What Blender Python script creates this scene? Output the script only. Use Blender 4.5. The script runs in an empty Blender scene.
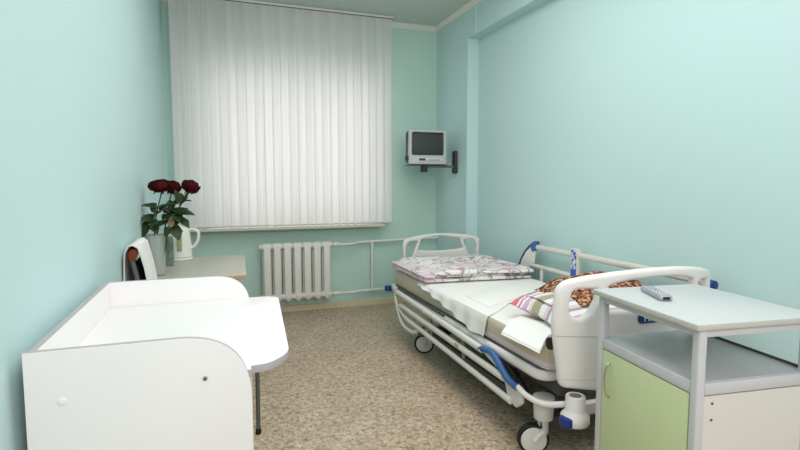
import bpy, bmesh, math, random
from mathutils import Vector, Matrix, noise
random.seed(7)
SC = bpy.context.scene
COL = SC.collection
PI = math.pi

# ------------------------------------------------------------------ materials
def srgb(r, g, b):
    f = lambda c: (c/12.92 if c <= .04045 else ((c+.055)/1.055)**2.4)
    return (f(r/255), f(g/255), f(b/255), 1)

def mat(name, col, rough=.5, metal=0, spec=.5, bump=None, vary=None, trans=0, ior=1.45, coat=0):
    m = bpy.data.materials.new(name); m.use_nodes = True
    nt = m.node_tree; b = nt.nodes['Principled BSDF']
    b.inputs['Base Color'].default_value = col
    b.inputs['Roughness'].default_value = rough
    b.inputs['Metallic'].default_value = metal
    b.inputs['Specular IOR Level'].default_value = spec
    b.inputs['Transmission Weight'].default_value = trans
    b.inputs['IOR'].default_value = ior
    b.inputs['Coat Weight'].default_value = coat
    tc = nt.nodes.new('ShaderNodeTexCoord')
    if vary:                                # (scale, colour2, detail)
        n = nt.nodes.new('ShaderNodeTexNoise'); n.inputs['Scale'].default_value = vary[0]; n.inputs['Detail'].default_value = vary[2]
        nt.links.new(tc.outputs['Object'], n.inputs['Vector'])
        mx = nt.nodes.new('ShaderNodeMix'); mx.data_type = 'RGBA'
        mx.inputs['A'].default_value = col; mx.inputs['B'].default_value = vary[1]
        nt.links.new(n.outputs['Fac'], mx.inputs['Factor']); nt.links.new(mx.outputs['Result'], b.inputs['Base Color'])
    if bump:                                # (scale, strength, distance)
        n2 = nt.nodes.new('ShaderNodeTexNoise'); n2.inputs['Scale'].default_value = bump[0]; n2.inputs['Detail'].default_value = 4
        nt.links.new(tc.outputs['Object'], n2.inputs['Vector'])
        bp = nt.nodes.new('ShaderNodeBump'); bp.inputs['Strength'].default_value = bump[1]; bp.inputs['Distance'].default_value = bump[2]
        nt.links.new(n2.outputs['Fac'], bp.inputs['Height']); nt.links.new(bp.outputs['Normal'], b.inputs['Normal'])
    return m

def ramp(nt, stops, interp='LINEAR'):
    r = nt.nodes.new('ShaderNodeValToRGB'); cr = r.color_ramp; cr.interpolation = interp
    while len(cr.elements) < len(stops): cr.elements.new(.5)
    for e, (p, c) in zip(cr.elements, stops): e.position = p; e.color = c
    return r

def nodes_of(name, rough=.6):
    m = bpy.data.materials.new(name); m.use_nodes = True
    nt = m.node_tree; b = nt.nodes['Principled BSDF']; b.inputs['Roughness'].default_value = rough
    tc = nt.nodes.new('ShaderNodeTexCoord')
    return m, nt, b, tc

MINT = mat('wall paint mint', srgb(195,225,224), .55, spec=.3, bump=(60,.08,.004), vary=(1.2, srgb(197,226,225), 2))
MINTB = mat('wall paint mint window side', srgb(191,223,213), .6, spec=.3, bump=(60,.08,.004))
CEIL = mat('ceiling paint', srgb(203,213,206), .8, spec=.2)
CORN = mat('cornice white', srgb(226,228,220), .6)
CREAM = mat('cream baseboard', srgb(216,204,172), .5)
WHITE = mat('white laminate', srgb(242,240,240), .35, spec=.4)
WEDGE = mat('white laminate edge', srgb(182,178,181), .5)
BEDW = mat('bed white plastic', srgb(240,236,234), .35, spec=.45)
BEDG = mat('bed light grey enamel', srgb(222,222,218), .35, spec=.45)
RAILG = mat('rail pale enamel', srgb(226,227,221), .35, spec=.45)
RAILR = mat('rail cream enamel', srgb(214,213,203), .4)
DGREY = mat('dark grey steel', srgb(84,84,84), .5, metal=.3)
MGREY = mat('mid grey steel', srgb(140,141,140), .45, metal=.2)
BLACK = mat('black rubber', srgb(22,22,24), .6)
BLUE = mat('blue plastic', srgb(56,104,164), .4)
NAVY = mat('navy plastic', srgb(30,56,128), .4)
CABG = mat('cabinet grey profile', srgb(204,203,206), .4)
CABT = mat('cabinet pale grey laminate', srgb(204,209,210), .35, spec=.4, vary=(40, srgb(198,203,204), 4))
CABE = mat('cabinet top edge', srgb(196,194,186), .5)
CABS = mat('cabinet side laminate', srgb(224,219,214), .5)
SHELF = mat('cabinet shelf laminate', srgb(176,180,182), .35)
GREEN = mat('lime green door', srgb(205,216,170), .45, vary=(5, srgb(203,214,168), 2))
CHROME = mat('brushed steel', srgb(190,188,182), .3, metal=.9)
REM = mat('remote silver', srgb(168,168,178), .35, metal=.2)
REMB = mat('remote button grey', srgb(108,108,118), .5)
RADW = mat('radiator enamel', srgb(232,232,226), .4, spec=.4)
TVS = mat('tv silver plastic', srgb(190,194,195), .4, metal=.15)
TVD = mat('tv dark plastic', srgb(52,54,54), .5)
TVGL = mat('tv screen glass', srgb(52,56,54), .08, spec=.7)
BRKT = mat('bracket bronze grey', srgb(120,118,106), .5, metal=.2)
KETW = mat('kettle white plastic', srgb(238,240,232), .3)
KETG = mat('kettle level window', srgb(168,170,124), .3)
DESKT = mat('desk grey beige laminate', srgb(198,196,182), .4, vary=(18, srgb(192,190,176), 3))
DESKE = mat('desk wood edge', srgb(196,160,128), .5)
WOODR = mat('chair red brown wood', srgb(136,62,24), .35, vary=(25, srgb(110,44,16), 4))
TUBE = mat('chair grey tube', srgb(112,114,116), .35, metal=.6)
UPH = mat('chair black upholstery', srgb(30,28,30), .7)
TOWEL = mat('white terry', srgb(236,236,232), .9, bump=(300,.4,.003))
CLOTH = mat('white cotton', srgb(240,240,236), .85, bump=(9,.25,.012))
PAPER = mat('white folded cotton', srgb(246,246,242), .85, bump=(30,.15,.004))
STEM = mat('rose stem green', srgb(46,66,34), .6)
LEAF = mat('rose leaf green', srgb(30,48,24), .55, vary=(22, srgb(58,84,44), 3))
DRY = mat('pale dried leaf', srgb(170,140,110), .7)
ROSE = mat('dark red petal', srgb(78,3,10), .7, spec=.2, vary=(30, srgb(48,2,8), 3))
CORE = mat('rose heart', srgb(52,3,10), .7)
FRAMEW = mat('window frame white', srgb(235,235,232), .4)
SILLM = mat('window sill pale', srgb(214,212,198), .45)

def glass(name, tint, fac):
    m = bpy.data.materials.new(name); m.use_nodes = True; nt = m.node_tree; nt.nodes.clear()
    o = nt.nodes.new('ShaderNodeOutputMaterial'); t = nt.nodes.new('ShaderNodeBsdfTransparent'); t.inputs['Color'].default_value = tint
    g = nt.nodes.new('ShaderNodeBsdfGlossy'); g.inputs['Roughness'].default_value = .08
    d = nt.nodes.new('ShaderNodeBsdfDiffuse'); d.inputs['Color'].default_value = srgb(226,232,228)
    m1 = nt.nodes.new('ShaderNodeMixShader'); m2 = nt.nodes.new('ShaderNodeMixShader')
    m1.inputs[0].default_value = .07; m2.inputs[0].default_value = fac
    nt.links.new(t.outputs[0], m1.inputs[1]); nt.links.new(g.outputs[0], m1.inputs[2])
    nt.links.new(m1.outputs[0], m2.inputs[1]); nt.links.new(d.outputs[0], m2.inputs[2]); nt.links.new(m2.outputs[0], o.inputs[0])
    return m
PANE = glass('window glass', (.95,.97,.96,1), 0)
VASEM = glass('frosted glass', (.92,.94,.93,1), .38)
JARM = glass('greenish glass', (.62,.74,.68,1), .12)

def floor_mat():
    m, nt, b, tc = nodes_of('mottled linoleum', .42)
    L = nt.links
    mp = nt.nodes.new('ShaderNodeMapping'); mp.inputs['Scale'].default_value = (1,1,1); mp.inputs['Rotation'].default_value = (0,0,.5)
    L.new(tc.outputs['Object'], mp.inputs[0])
    n1 = nt.nodes.new('ShaderNodeTexNoise'); n1.inputs['Scale'].default_value = 36; n1.inputs['Detail'].default_value = 5; n1.inputs['Roughness'].default_value = .65; n1.inputs['Distortion'].default_value = .8
    L.new(mp.outputs[0], n1.inputs['Vector'])
    r1 = ramp(nt, [(.30, srgb(126,103,84)), (.43, srgb(182,161,138)), (.56, srgb(210,193,170)), (.72, srgb(228,217,199))]); L.new(n1.outputs['Fac'], r1.inputs[0])
    v = nt.nodes.new('ShaderNodeTexNoise'); v.inputs['Scale'].default_value = 70; v.inputs['Detail'].default_value = 3; v.inputs['Distortion'].default_value = 1.2
    L.new(mp.outputs[0], v.inputs['Vector'])
    r2 = ramp(nt, [(.61, (0,0,0,1)), (.66, (1,1,1,1))]); L.new(v.outputs['Fac'], r2.inputs[0])
    mx = nt.nodes.new('ShaderNodeMix'); mx.data_type = 'RGBA'; mx.inputs['B'].default_value = srgb(104,84,68)
    L.new(r2.outputs[0], mx.inputs['Factor']); L.new(r1.outputs[0], mx.inputs['A'])
    n3 = nt.nodes.new('ShaderNodeTexNoise'); n3.inputs['Scale'].default_value = 5; n3.inputs['Detail'].default_value = 2
    L.new(tc.outputs['Object'], n3.inputs['Vector'])
    r3 = ramp(nt, [(.35, srgb(242,240,236)), (.65, srgb(255,255,255))]); L.new(n3.outputs['Fac'], r3.inputs[0])
    m3 = nt.nodes.new('ShaderNodeMix'); m3.data_type = 'RGBA'; m3.blend_type = 'MULTIPLY'; m3.inputs['Factor'].default_value = 1
    L.new(mx.outputs['Result'], m3.inputs['A']); L.new(r3.outputs[0], m3.inputs['B'])
    L.new(m3.outputs['Result'], b.inputs['Base Color'])
    b.inputs['Specular IOR Level'].default_value = .35
    return m
FLOOR = floor_mat()

def vane_mat(name, lo, hi, tr):
    m = bpy.data.materials.new(name); m.use_nodes = True; nt = m.node_tree; nt.nodes.clear(); L = nt.links
    o = nt.nodes.new('ShaderNodeOutputMaterial'); tc = nt.nodes.new('ShaderNodeTexCoord')
    mp = nt.nodes.new('ShaderNodeMapping'); mp.inputs['Scale'].default_value = (90,90,.6); L.new(tc.outputs['Object'], mp.inputs[0])
    n = nt.nodes.new('ShaderNodeTexNoise'); n.inputs['Scale'].default_value = 1; n.inputs['Detail'].default_value = 3; L.new(mp.outputs[0], n.inputs['Vector'])
    r = ramp(nt, [(.32, lo), (.68, hi)]); L.new(n.outputs['Fac'], r.inputs[0])
    d = nt.nodes.new('ShaderNodeBsdfDiffuse'); t = nt.nodes.new('ShaderNodeBsdfTranslucent')
    L.new(r.outputs[0], d.inputs[0]); L.new(r.outputs[0], t.inputs[0])
    mx = nt.nodes.new('ShaderNodeMixShader'); mx.inputs[0].default_value = tr
    L.new(d.outputs[0], mx.inputs[1]); L.new(t.outputs[0], mx.inputs[2]); L.new(mx.outputs[0], o.inputs[0])
    return m
VANE = vane_mat('blind fabric', srgb(236,234,234), srgb(248,244,246), .43)
VANE2 = vane_mat('blind fabric overlap shade', srgb(229,230,226), srgb(241,241,238), .42)  # duller copy of the fabric: shade of backlit overlaps put into the colour

def duvet_mat():
    m, nt, b, tc = nodes_of('floral duvet cotton', .85); L = nt.links
    base = srgb(236,236,232)
    def layer(prev, scale, dist, lo, hi, c, off, typ='line'):
        n = nt.nodes.new('ShaderNodeTexNoise'); n.inputs['Scale'].default_value = scale; n.inputs['Detail'].default_value = 2; n.inputs['Distortion'].default_value = dist
        mp = nt.nodes.new('ShaderNodeMapping'); mp.inputs['Location'].default_value = off; L.new(tc.outputs['Object'], mp.inputs[0]); L.new(mp.outputs[0], n.inputs['Vector'])
        if typ == 'line': stops = [(lo-.02,(0,0,0,1)),(lo,(1,1,1,1)),(hi,(1,1,1,1)),(hi+.02,(0,0,0,1))]
        else: stops = [(lo,(0,0,0,1)),(hi,(1,1,1,1))]
        r = ramp(nt, stops); L.new(n.outputs['Fac'], r.inputs[0])
        mx = nt.nodes.new('ShaderNodeMix'); mx.data_type = 'RGBA'; mx.inputs['B'].default_value = c
        L.new(r.outputs[0], mx.inputs['Factor'])
        if prev is None: mx.inputs['A'].default_value = base
        else: L.new(prev, mx.inputs['A'])
        return mx.outputs['Result']
    p = layer(None, 2.2, .5, .52, .66, srgb(226,206,214), (3,1,2), 'blob')
    p = layer(p, 3.4, 1.5, .494, .502, srgb(172,140,150), (0,0,0))
    p = layer(p, 4.2, 1.2, .505, .511, srgb(150,146,148), (5,2,1))
    p = layer(p, 4.5, 1.0, .69, .74, srgb(204,136,134), (1,7,3), 'blob')
    s = nt.nodes.new('ShaderNodeSeparateXYZ'); L.new(tc.outputs['Generated'], s.inputs[0])
    rl = ramp(nt, [(.03,(.5,.5,.5,1)),(.16,(0,0,0,1))]); L.new(s.outputs['X'], rl.inputs[0])
    ml = nt.nodes.new('ShaderNodeMix'); ml.data_type = 'RGBA'; ml.inputs['B'].default_value = srgb(222,190,206)
    L.new(rl.outputs[0], ml.inputs['Factor']); L.new(p, ml.inputs['A']); p = ml.outputs['Result']
    L.new(p, b.inputs['Base Color'])
    n2 = nt.nodes.new('ShaderNodeTexNoise'); n2.inputs['Scale'].default_value = 9; L.new(tc.outputs['Object'], n2.inputs['Vector'])
    bp = nt.nodes.new('ShaderNodeBump'); bp.inputs['Strength'].default_value = .4; bp.inputs['Distance'].default_value = .02
    L.new(n2.outputs['Fac'], bp.inputs['Height']); L.new(bp.outputs['Normal'], b.inputs['Normal'])
    return m
DUVET = duvet_mat()

def stripes_mat():
    m, nt, b, tc = nodes_of('striped pillow cotton', .85); L = nt.links
    s = nt.nodes.new('ShaderNodeSeparateXYZ'); L.new(tc.outputs['Generated'], s.inputs[0])
    W=srgb(238,236,236); PK=srgb(214,120,140); LL=srgb(206,178,206); OL=srgb(168,166,136); GR=srgb(168,164,170); LP=srgb(232,206,216)
    seq=[(0,PK),(.11,W),(.14,PK),(.165,W),(.20,LL),(.27,W),(.30,LP),(.34,OL),(.47,W),(.56,LP),(.62,GR),(.67,W),(.74,LP),(.80,GR),(.85,W),(.92,LL)]
    r = ramp(nt, seq, 'CONSTANT')
    n = nt.nodes.new('ShaderNodeTexNoise'); n.inputs['Scale'].default_value = 30; L.new(tc.outputs['Object'], n.inputs['Vector'])
    ma = nt.nodes.new('ShaderNodeMath'); ma.operation='MULTIPLY_ADD'; ma.inputs[1].default_value=.02; L.new(n.outputs['Fac'], ma.inputs[0])
    iv = nt.nodes.new('ShaderNodeMath'); iv.operation='SUBTRACT'; iv.inputs[0].default_value=.99; L.new(s.outputs['Y'], iv.inputs[1]); L.new(iv.outputs[0], ma.inputs[2])
    L.new(ma.outputs[0], r.inputs[0]); L.new(r.outputs[0], b.inputs['Base Color'])
    return m
STRIPE = stripes_mat()

def leopard_mat():
    m, nt, b, tc = nodes_of('brown spotted plush', .9); L = nt.links
    n = nt.nodes.new('ShaderNodeTexNoise'); n.inputs['Scale'].default_value = 52; n.inputs['Detail'].default_value = 4; n.inputs['Distortion'].default_value = .5; L.new(tc.outputs['Object'], n.inputs['Vector'])
    r = ramp(nt, [(.38, srgb(34,14,10)), (.46, srgb(92,42,26)), (.53, srgb(150,92,60)), (.62, srgb(216,176,138))]); L.new(n.outputs['Fac'], r.inputs[0])
    L.new(r.outputs[0], b.inputs['Base Color'])
    bp = nt.nodes.new('ShaderNodeBump'); bp.inputs['Strength'].default_value = .5; bp.inputs['Distance'].default_value = .01
    L.new(n.outputs['Fac'], bp.inputs['Height']); L.new(bp.outputs['Normal'], b.inputs['Normal'])
    return m
LEOP = leopard_mat()

def mattress_mat():
    m, nt, b, tc = nodes_of('mattress cover', .7); L = nt.links
    s = nt.nodes.new('ShaderNodeSeparateXYZ'); L.new(tc.outputs['Generated'], s.inputs[0])
    def gt(out, v, w=.01):
        r = ramp(nt, [(max(0,v-w),(0,0,0,1)),(v+w,(1,1,1,1))]); L.new(out, r.inputs[0]); return r.outputs[0]
    zl = ramp(nt, [(.0, srgb(222,206,214)), (.30, srgb(228,212,220)), (.36, srgb(204,196,172)), (1, srgb(212,206,184))]); L.new(s.outputs['Z'], zl.inputs[0])
    z2 = ramp(nt, [(.0, srgb(186,181,162)), (.5, srgb(204,198,178)), (1, srgb(214,209,192))]); L.new(s.outputs['Z'], z2.inputs[0])
    yr = gt(s.outputs['Y'], .34, .03)
    mx = nt.nodes.new('ShaderNodeMix'); mx.data_type='RGBA'; L.new(yr, mx.inputs['Factor']); L.new(zl.outputs[0], mx.inputs['A']); L.new(z2.outputs[0], mx.inputs['B'])
    L.new(mx.outputs['Result'], b.inputs['Base Color'])
    n = nt.nodes.new('ShaderNodeTexNoise'); n.inputs['Scale'].default_value = 8; L.new(tc.outputs['Object'], n.inputs['Vector'])
    bp = nt.nodes.new('ShaderNodeBump'); bp.inputs['Strength'].default_value = .4; bp.inputs['Distance'].default_value = .02
    L.new(n.outputs['Fac'], bp.inputs['Height']); L.new(bp.outputs['Normal'], b.inputs['Normal'])
    return m
MATT = mattress_mat()

# ------------------------------------------------------------------ helpers
OFF = {}
def link(name, me, m, parent=None, smooth=True):
    off = OFF.get(parent.name, Vector((0,0,0))) if parent else Vector((0,0,0))
    if off.length > 0: me.transform(Matrix.Translation(-off))
    o = bpy.data.objects.new(name, me); COL.objects.link(o)
    if m is not None and not me.materials: me.materials.append(m)
    if parent: o.parent = parent
    OFF[o.name] = off
    if smooth:
        me.polygons.foreach_set('use_smooth', [True]*len(me.polygons))
        try: me.set_sharp_from_angle(angle=math.radians(38))
        except Exception: pass
    return o

def obj(name, bm, m, parent=None, smooth=True):
    me = bpy.data.meshes.new(name)
    bmesh.ops.recalc_face_normals(bm, faces=bm.faces)
    bm.to_mesh(me); bm.free()
    return link(name, me, m, parent, smooth)

def thing(name, label, cat, loc, group=None):
    o = bpy.data.objects.new(name, None); COL.objects.link(o)
    o.location = loc; o.empty_display_size = .05
    o['label'] = label; o['category'] = cat
    if group: o['group'] = group
    OFF[o.name] = Vector(loc)
    return o
def tag(o, label, cat, group=None):
    o['label'] = label; o['category'] = cat
    if group: o['group'] = group
    return o
def based(name, bm, m, loc, label, cat, group=None):
    """a thing that is one mesh, with its origin at its base"""
    me = bpy.data.meshes.new(name); bmesh.ops.recalc_face_normals(bm, faces=bm.faces); bm.to_mesh(me); bm.free()
    me.transform(Matrix.Translation(-Vector(loc)))
    o = link(name, me, m); o.location = loc; OFF[o.name] = Vector(loc)
    return tag(o, label, cat, group)
def struct(name, bm, m, parent=None, smooth=False):
    o = obj(name, bm, m, parent, smooth)
    if not parent: o['kind'] = 'structure'
    return o

def add_box(bm, x0, x1, y0, y1, z0, z1, bev=0, seg=2):
    b2 = bmesh.new()
    bmesh.ops.create_cube(b2, size=1)
    for v in b2.verts: v.co = Vector(((x0+x1)/2 + v.co.x*(x1-x0), (y0+y1)/2 + v.co.y*(y1-y0), (z0+z1)/2 + v.co.z*(z1-z0)))
    if bev: bmesh.ops.bevel(b2, geom=b2.edges[:], offset=bev, segments=seg, profile=.5, affect='EDGES', clamp_overlap=True)
    me = bpy.data.meshes.new('tmp'); b2.to_mesh(me); b2.free(); bm.from_mesh(me); bpy.data.meshes.remove(me)
    return bm
def box(*a, **k): return add_box(bmesh.new(), *a, **k)

def catmull(pts, n=6, closed=False):
    P = [Vector(p) for p in pts]; out = []
    N = len(P); rng = range(N if closed else N-1)
    for i in rng:
        if closed: p0,p1,p2,p3 = P[(i-1)%N],P[i],P[(i+1)%N],P[(i+2)%N]
        else: p0,p1,p2,p3 = P[max(i-1,0)],P[i],P[i+1],P[min(i+2,N-1)]
        for k in range(n):
            t = k/n
            out.append(.5*((2*p1)+(-p0+p2)*t+(2*p0-5*p1+4*p2-p3)*t*t+(-p0+3*p1-3*p2+p3)*t**3))
    if not closed: out.append(P[-1])
    return out

def add_tube(bm, pts, r, seg=12, sx=1, sy=1, closed=False, caps=True):
    P = [Vector(p) for p in pts]; n = len(P)
    rad = r if isinstance(r, (list,tuple)) else [r]*n
    tang = []
    for i in range(n):
        a = P[(i-1)%n] if closed else P[max(i-1,0)]; b = P[(i+1)%n] if closed else P[min(i+1,n-1)]
        tang.append((b-a).normalized())
    t = tang[0]; ref = Vector((0,0,1)) if abs(t.z) < .9 else Vector((1,0,0))
    u = t.cross(ref).normalized(); rings = []
    for i in range(n):
        t = tang[i]; u = (u - t*u.dot(t)).normalized(); w = t.cross(u)
        rings.append([bm.verts.new(P[i] + (u*math.cos(2*PI*k/seg)*sx + w*math.sin(2*PI*k/seg)*sy)*rad[i]) for k in range(seg)])
    for i in range(n if closed else n-1):
        A = rings[i]; B = rings[(i+1)%n]
        for k in range(seg): bm.faces.new((A[k],A[(k+1)%seg],B[(k+1)%seg],B[k]))
    if caps and not closed:
        bm.faces.new(rings[0][::-1]); bm.faces.new(rings[-1])
    return bm
def tube(*a, **k): return add_tube(bmesh.new(), *a, **k)

def add_lathe(bm, prof, c, axis='z', seg=28):
    rings = []
    for r, h in prof:
        ring = []
        for k in range(seg):
            a = 2*PI*k/seg; p = (r*math.cos(a), r*math.sin(a), h)
            if axis == 'x': p = (h, p[0], p[1])
            elif axis == 'y': p = (p[0], h, p[1])
            ring.append(bm.verts.new(Vector(c)+Vector(p)))
        rings.append(ring)
    for A, B in zip(rings, rings[1:]):
        for k in range(seg): bm.faces.new((A[k],A[(k+1)%seg],B[(k+1)%seg],B[k]))
    bm.faces.new(rings[0][::-1]); bm.faces.new(rings[-1])
    return bm
def lathe(*a, **k): return add_lathe(bmesh.new(), *a, **k)

def rpoly(pts, n=8):
    """polygon with rounded corners: pts = (x, y, radius)"""
    out = []; N = len(pts)
    for i in range(N):
        x, y, r = pts[i]; p = Vector((x,y)); a = Vector(pts[i-1][:2]); b = Vector(pts[(i+1)%N][:2])
        if r <= 0: out.append(p); continue
        da = (a-p).normalized(); db = (b-p).normalized(); ang = da.angle(db); d = r/math.tan(ang/2)
        d = min(d, (a-p).length*.5, (b-p).length*.5); s = p+da*d; e = p+db*d
        for k in range(n+1):
            t = k/n; out.append((1-t)**2*s + 2*t*(1-t)*p + t*t*e)
    return out

def plate(loops, thick, bevel=0, plane='xz', at=0.0, res=2):
    """flat board from outlines (first outer, others holes), centred on `at` along its normal"""
    cu = bpy.data.curves.new('tmp','CURVE'); cu.dimensions='2D'; cu.fill_mode='BOTH'
    cu.extrude = max(thick/2-bevel, 1e-5); cu.bevel_depth = bevel; cu.bevel_resolution = res; cu.offset = -bevel
    for lp in loops:
        s = cu.splines.new('POLY'); s.points.add(len(lp)-1)
        for q, p in zip(s.points, lp): q.co = (p[0],p[1],0,1)
        s.use_cyclic_u = True
    o = bpy.data.objects.new('tmp', cu); COL.objects.link(o)
    dg = bpy.context.evaluated_depsgraph_get(); dg.update()
    me = bpy.data.meshes.new_from_object(o.evaluated_get(dg))
    bpy.data.objects.remove(o); bpy.data.curves.remove(cu)
    bm = bmesh.new(); bm.from_mesh(me); bpy.data.meshes.remove(me)
    bmesh.ops.remove_doubles(bm, verts=bm.verts, dist=1e-5)
    for v in bm.verts:
        x,y,z = v.co
        if plane == 'xz': v.co = Vector((x, at - z, y))
        elif plane == 'yz': v.co = Vector((at + z, x, y))
        else: v.co = Vector((x, y, at + z))
    return bm

def text_mesh(s, size, extrude=.0006):
    cu = bpy.data.curves.new('tmp','FONT'); cu.body = s; cu.size = size; cu.extrude = extrude; cu.align_x='CENTER'; cu.align_y='CENTER'
    o = bpy.data.objects.new('tmp', cu); COL.objects.link(o)
    dg = bpy.context.evaluated_depsgraph_get(); dg.update()
    me = bpy.data.meshes.new_from_object(o.evaluated_get(dg)); bpy.data.objects.remove(o); bpy.data.curves.remove(cu)
    bm = bmesh.new(); bm.from_mesh(me); bpy.data.meshes.remove(me); return bm

def soft_box(x0,x1,y0,y1,z0,z1, nx=24, ny=24, nz=6, r=.04, amp=.01, sc=4, seed=0):
    """padded block: box grid with rounded rims and gentle lumps"""
    bm = bmesh.new(); bmesh.ops.create_cube(bm, size=1)
    for ax, n in ((0,nx),(1,ny),(2,nz)):
        for k in range(1,n):
            pc = Vector((0,0,0)); pc[ax] = -.5+k/n; no = Vector((0,0,0)); no[ax] = 1
            bmesh.ops.bisect_plane(bm, geom=bm.verts[:]+bm.edges[:]+bm.faces[:], plane_co=pc, plane_no=no)
    S = Vector((x1-x0,y1-y0,z1-z0)); C = Vector(((x0+x1)/2,(y0+y1)/2,(z0+z1)/2))
    rr = min(r, S.z/2*.98)
    for v in bm.verts:
        p = Vector((v.co.x*S.x, v.co.y*S.y, v.co.z*S.z))
        inner = Vector((max(-S.x/2+rr,min(S.x/2-rr,p.x)), max(-S.y/2+rr,min(S.y/2-rr,p.y)), max(-S.z/2+rr,min(S.z/2-rr,p.z))))
        d = p-inner
        if d.length > 1e-6: p = inner + d.normalized()*rr if d.length > rr else p
        q = C+p
        k = noise.noise(q*sc+Vector((seed,seed*1.7,0)))*amp + noise.noise(q*sc*2.6+Vector((seed,0,seed)))*amp*.45
        w = max(0,(p.z/(S.z/2)))
        q.z += k*w*1.6
        q.x += k*(1-w)*.6*(1 if p.x > 0 else -1); q.y += k*(1-w)*.6*(1 if p.y>0 else -1)
        v.co = q
    return bm

def shell(bm, g, th):
    """closed thin cloth from a grid of points"""
    nj, ni = len(g), len(g[0])
    def nrm(j,i):
        a=g[j][min(i+1,ni-1)]-g[j][max(i-1,0)]; b=g[min(j+1,nj-1)][i]-g[max(j-1,0)][i]
        return a.cross(b).normalized()
    T=[[bm.verts.new(g[j][i]+nrm(j,i)*th*.5) for i in range(ni)] for j in range(nj)]
    B=[[bm.verts.new(g[j][i]-nrm(j,i)*th*.5) for i in range(ni)] for j in range(nj)]
    for j in range(nj-1):
        for i in range(ni-1):
            bm.faces.new((T[j][i],T[j][i+1],T[j+1][i+1],T[j+1][i])); bm.faces.new((B[j][i],B[j+1][i],B[j+1][i+1],B[j][i+1]))
    for j in range(nj-1):
        for i in (0,ni-1): bm.faces.new((T[j][i],T[j+1][i],B[j+1][i],B[j][i]))
    for i in range(ni-1):
        for j in (0,nj-1): bm.faces.new((T[j][i],B[j][i],B[j][i+1],T[j][i+1]))
    return bm

def join(bm, b2):
    me = bpy.data.meshes.new('tmp'); b2.to_mesh(me); b2.free(); bm.from_mesh(me); bpy.data.meshes.remove(me); return bm

# ------------------------------------------------------------------ the room
XL, XR, XP, YB, YP, YF, ZC = -.44, 2.41, 2.29, 5.24, 4.50, -1.9, 3.0
struct('floor', box(XL-.15, XR+.15, YF-.15, YB+.25, -.1, 0), FLOOR)
struct('ceiling', box(XL-.15, XR+.15, YF-.15, YB+.25, ZC, ZC+.1), CEIL)
struct('wall_left', box(XL-.12, XL, YF, YB, 0, ZC), MINT)
struct('wall_right', box(XR, XR+.12, YF, YB, 0, ZC), MINT)
struct('wall_front', box(XL-.12, XR+.12, YF-.12, YF, 0, ZC), mat('front wall white', srgb(236,230,228), .6))
WX0, WX1, WZ0, WZ1 = -.14, 1.64, .90, 2.42
bm = bmesh.new()
add_box(bm, XL-.12, WX0, YB, YB+.25, 0, ZC); add_box(bm, WX1, XR+.12, YB, YB+.25, 0, ZC)
add_box(bm, WX0, WX1, YB, YB+.25, 0, WZ0); add_box(bm, WX0, WX1, YB, YB+.25, WZ1, ZC)
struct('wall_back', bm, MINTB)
struct('pillar', box(XP, XR, YP, YB, 0, ZC), MINT)
struct('beam', box(XP, XR, YF, YP, 2.70, ZC), MINT)
struct('trim_1', box(XP-.010, XP, 4.335, 4.36, 2.70, ZC-.05), MINT)
def cornice(name, a, b, inward):
    a = Vector(a); b = Vector(b); n = Vector(inward); bm = bmesh.new()
    prof = [(0,0),(.042,0),(.042,-.008),(.034,-.014),(.022,-.024),(.014,-.036),(.010,-.046),(0,-.046)]
    R = [[bm.verts.new(p + n*u + Vector((0,0,w))) for u,w in prof] for p in (a,b)]
    N = len(prof)
    for k in range(N): bm.faces.new((R[0][k],R[0][(k+1)%N],R[1][(k+1)%N],R[1][k]))
    bm.faces.new(R[0][::-1]); bm.faces.new(R[1]); struct(name, bm, CORN, smooth=True)
cornice('trim_2', (XL,YB,ZC), (XP,YB,ZC), (0,-1,0))
cornice('trim_3', (XP,YF,ZC), (XP,YB,ZC), (-1,0,0))
cornice('trim_4', (XL,YF,ZC), (XL,YB,ZC), (1,0,0))
struct('baseboard_back', box(XL, XP, YB-.018, YB, 0, .065, bev=.004), CREAM)
struct('baseboard_left', box(XL, XL+.018, YF, YB-.018, 0, .065, bev=.004), CREAM)
struct('baseboard_right', box(XR-.018, XR, YF, YP, 0, .065, bev=.004), CREAM)
# window behind the blind
bm = bmesh.new()
for x0,x1 in ((WX0,WX0+.06),(WX1-.06,WX1),(.78,.84)): add_box(bm, x0,x1, YB+.12, YB+.19, WZ0, WZ1, bev=.006)
for z0,z1 in ((WZ0,WZ0+.06),(WZ1-.06,WZ1)): add_box(bm, WX0,WX1, YB+.12, YB+.19, z0, z1, bev=.006)
win = struct('window_1', bm, FRAMEW)
obj('pane', box(WX0+.06,.78, YB+.15,YB+.156, WZ0+.06,WZ1-.06), PANE, win)
obj('pane', box(.84,WX1-.06, YB+.15,YB+.156, WZ0+.06,WZ1-.06), PANE, win)
struct('trim_5', box(-.42, 1.63, YB-.19, YB-.0, .866, .894, bev=.006), SILLM)     # the window sill board

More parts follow.
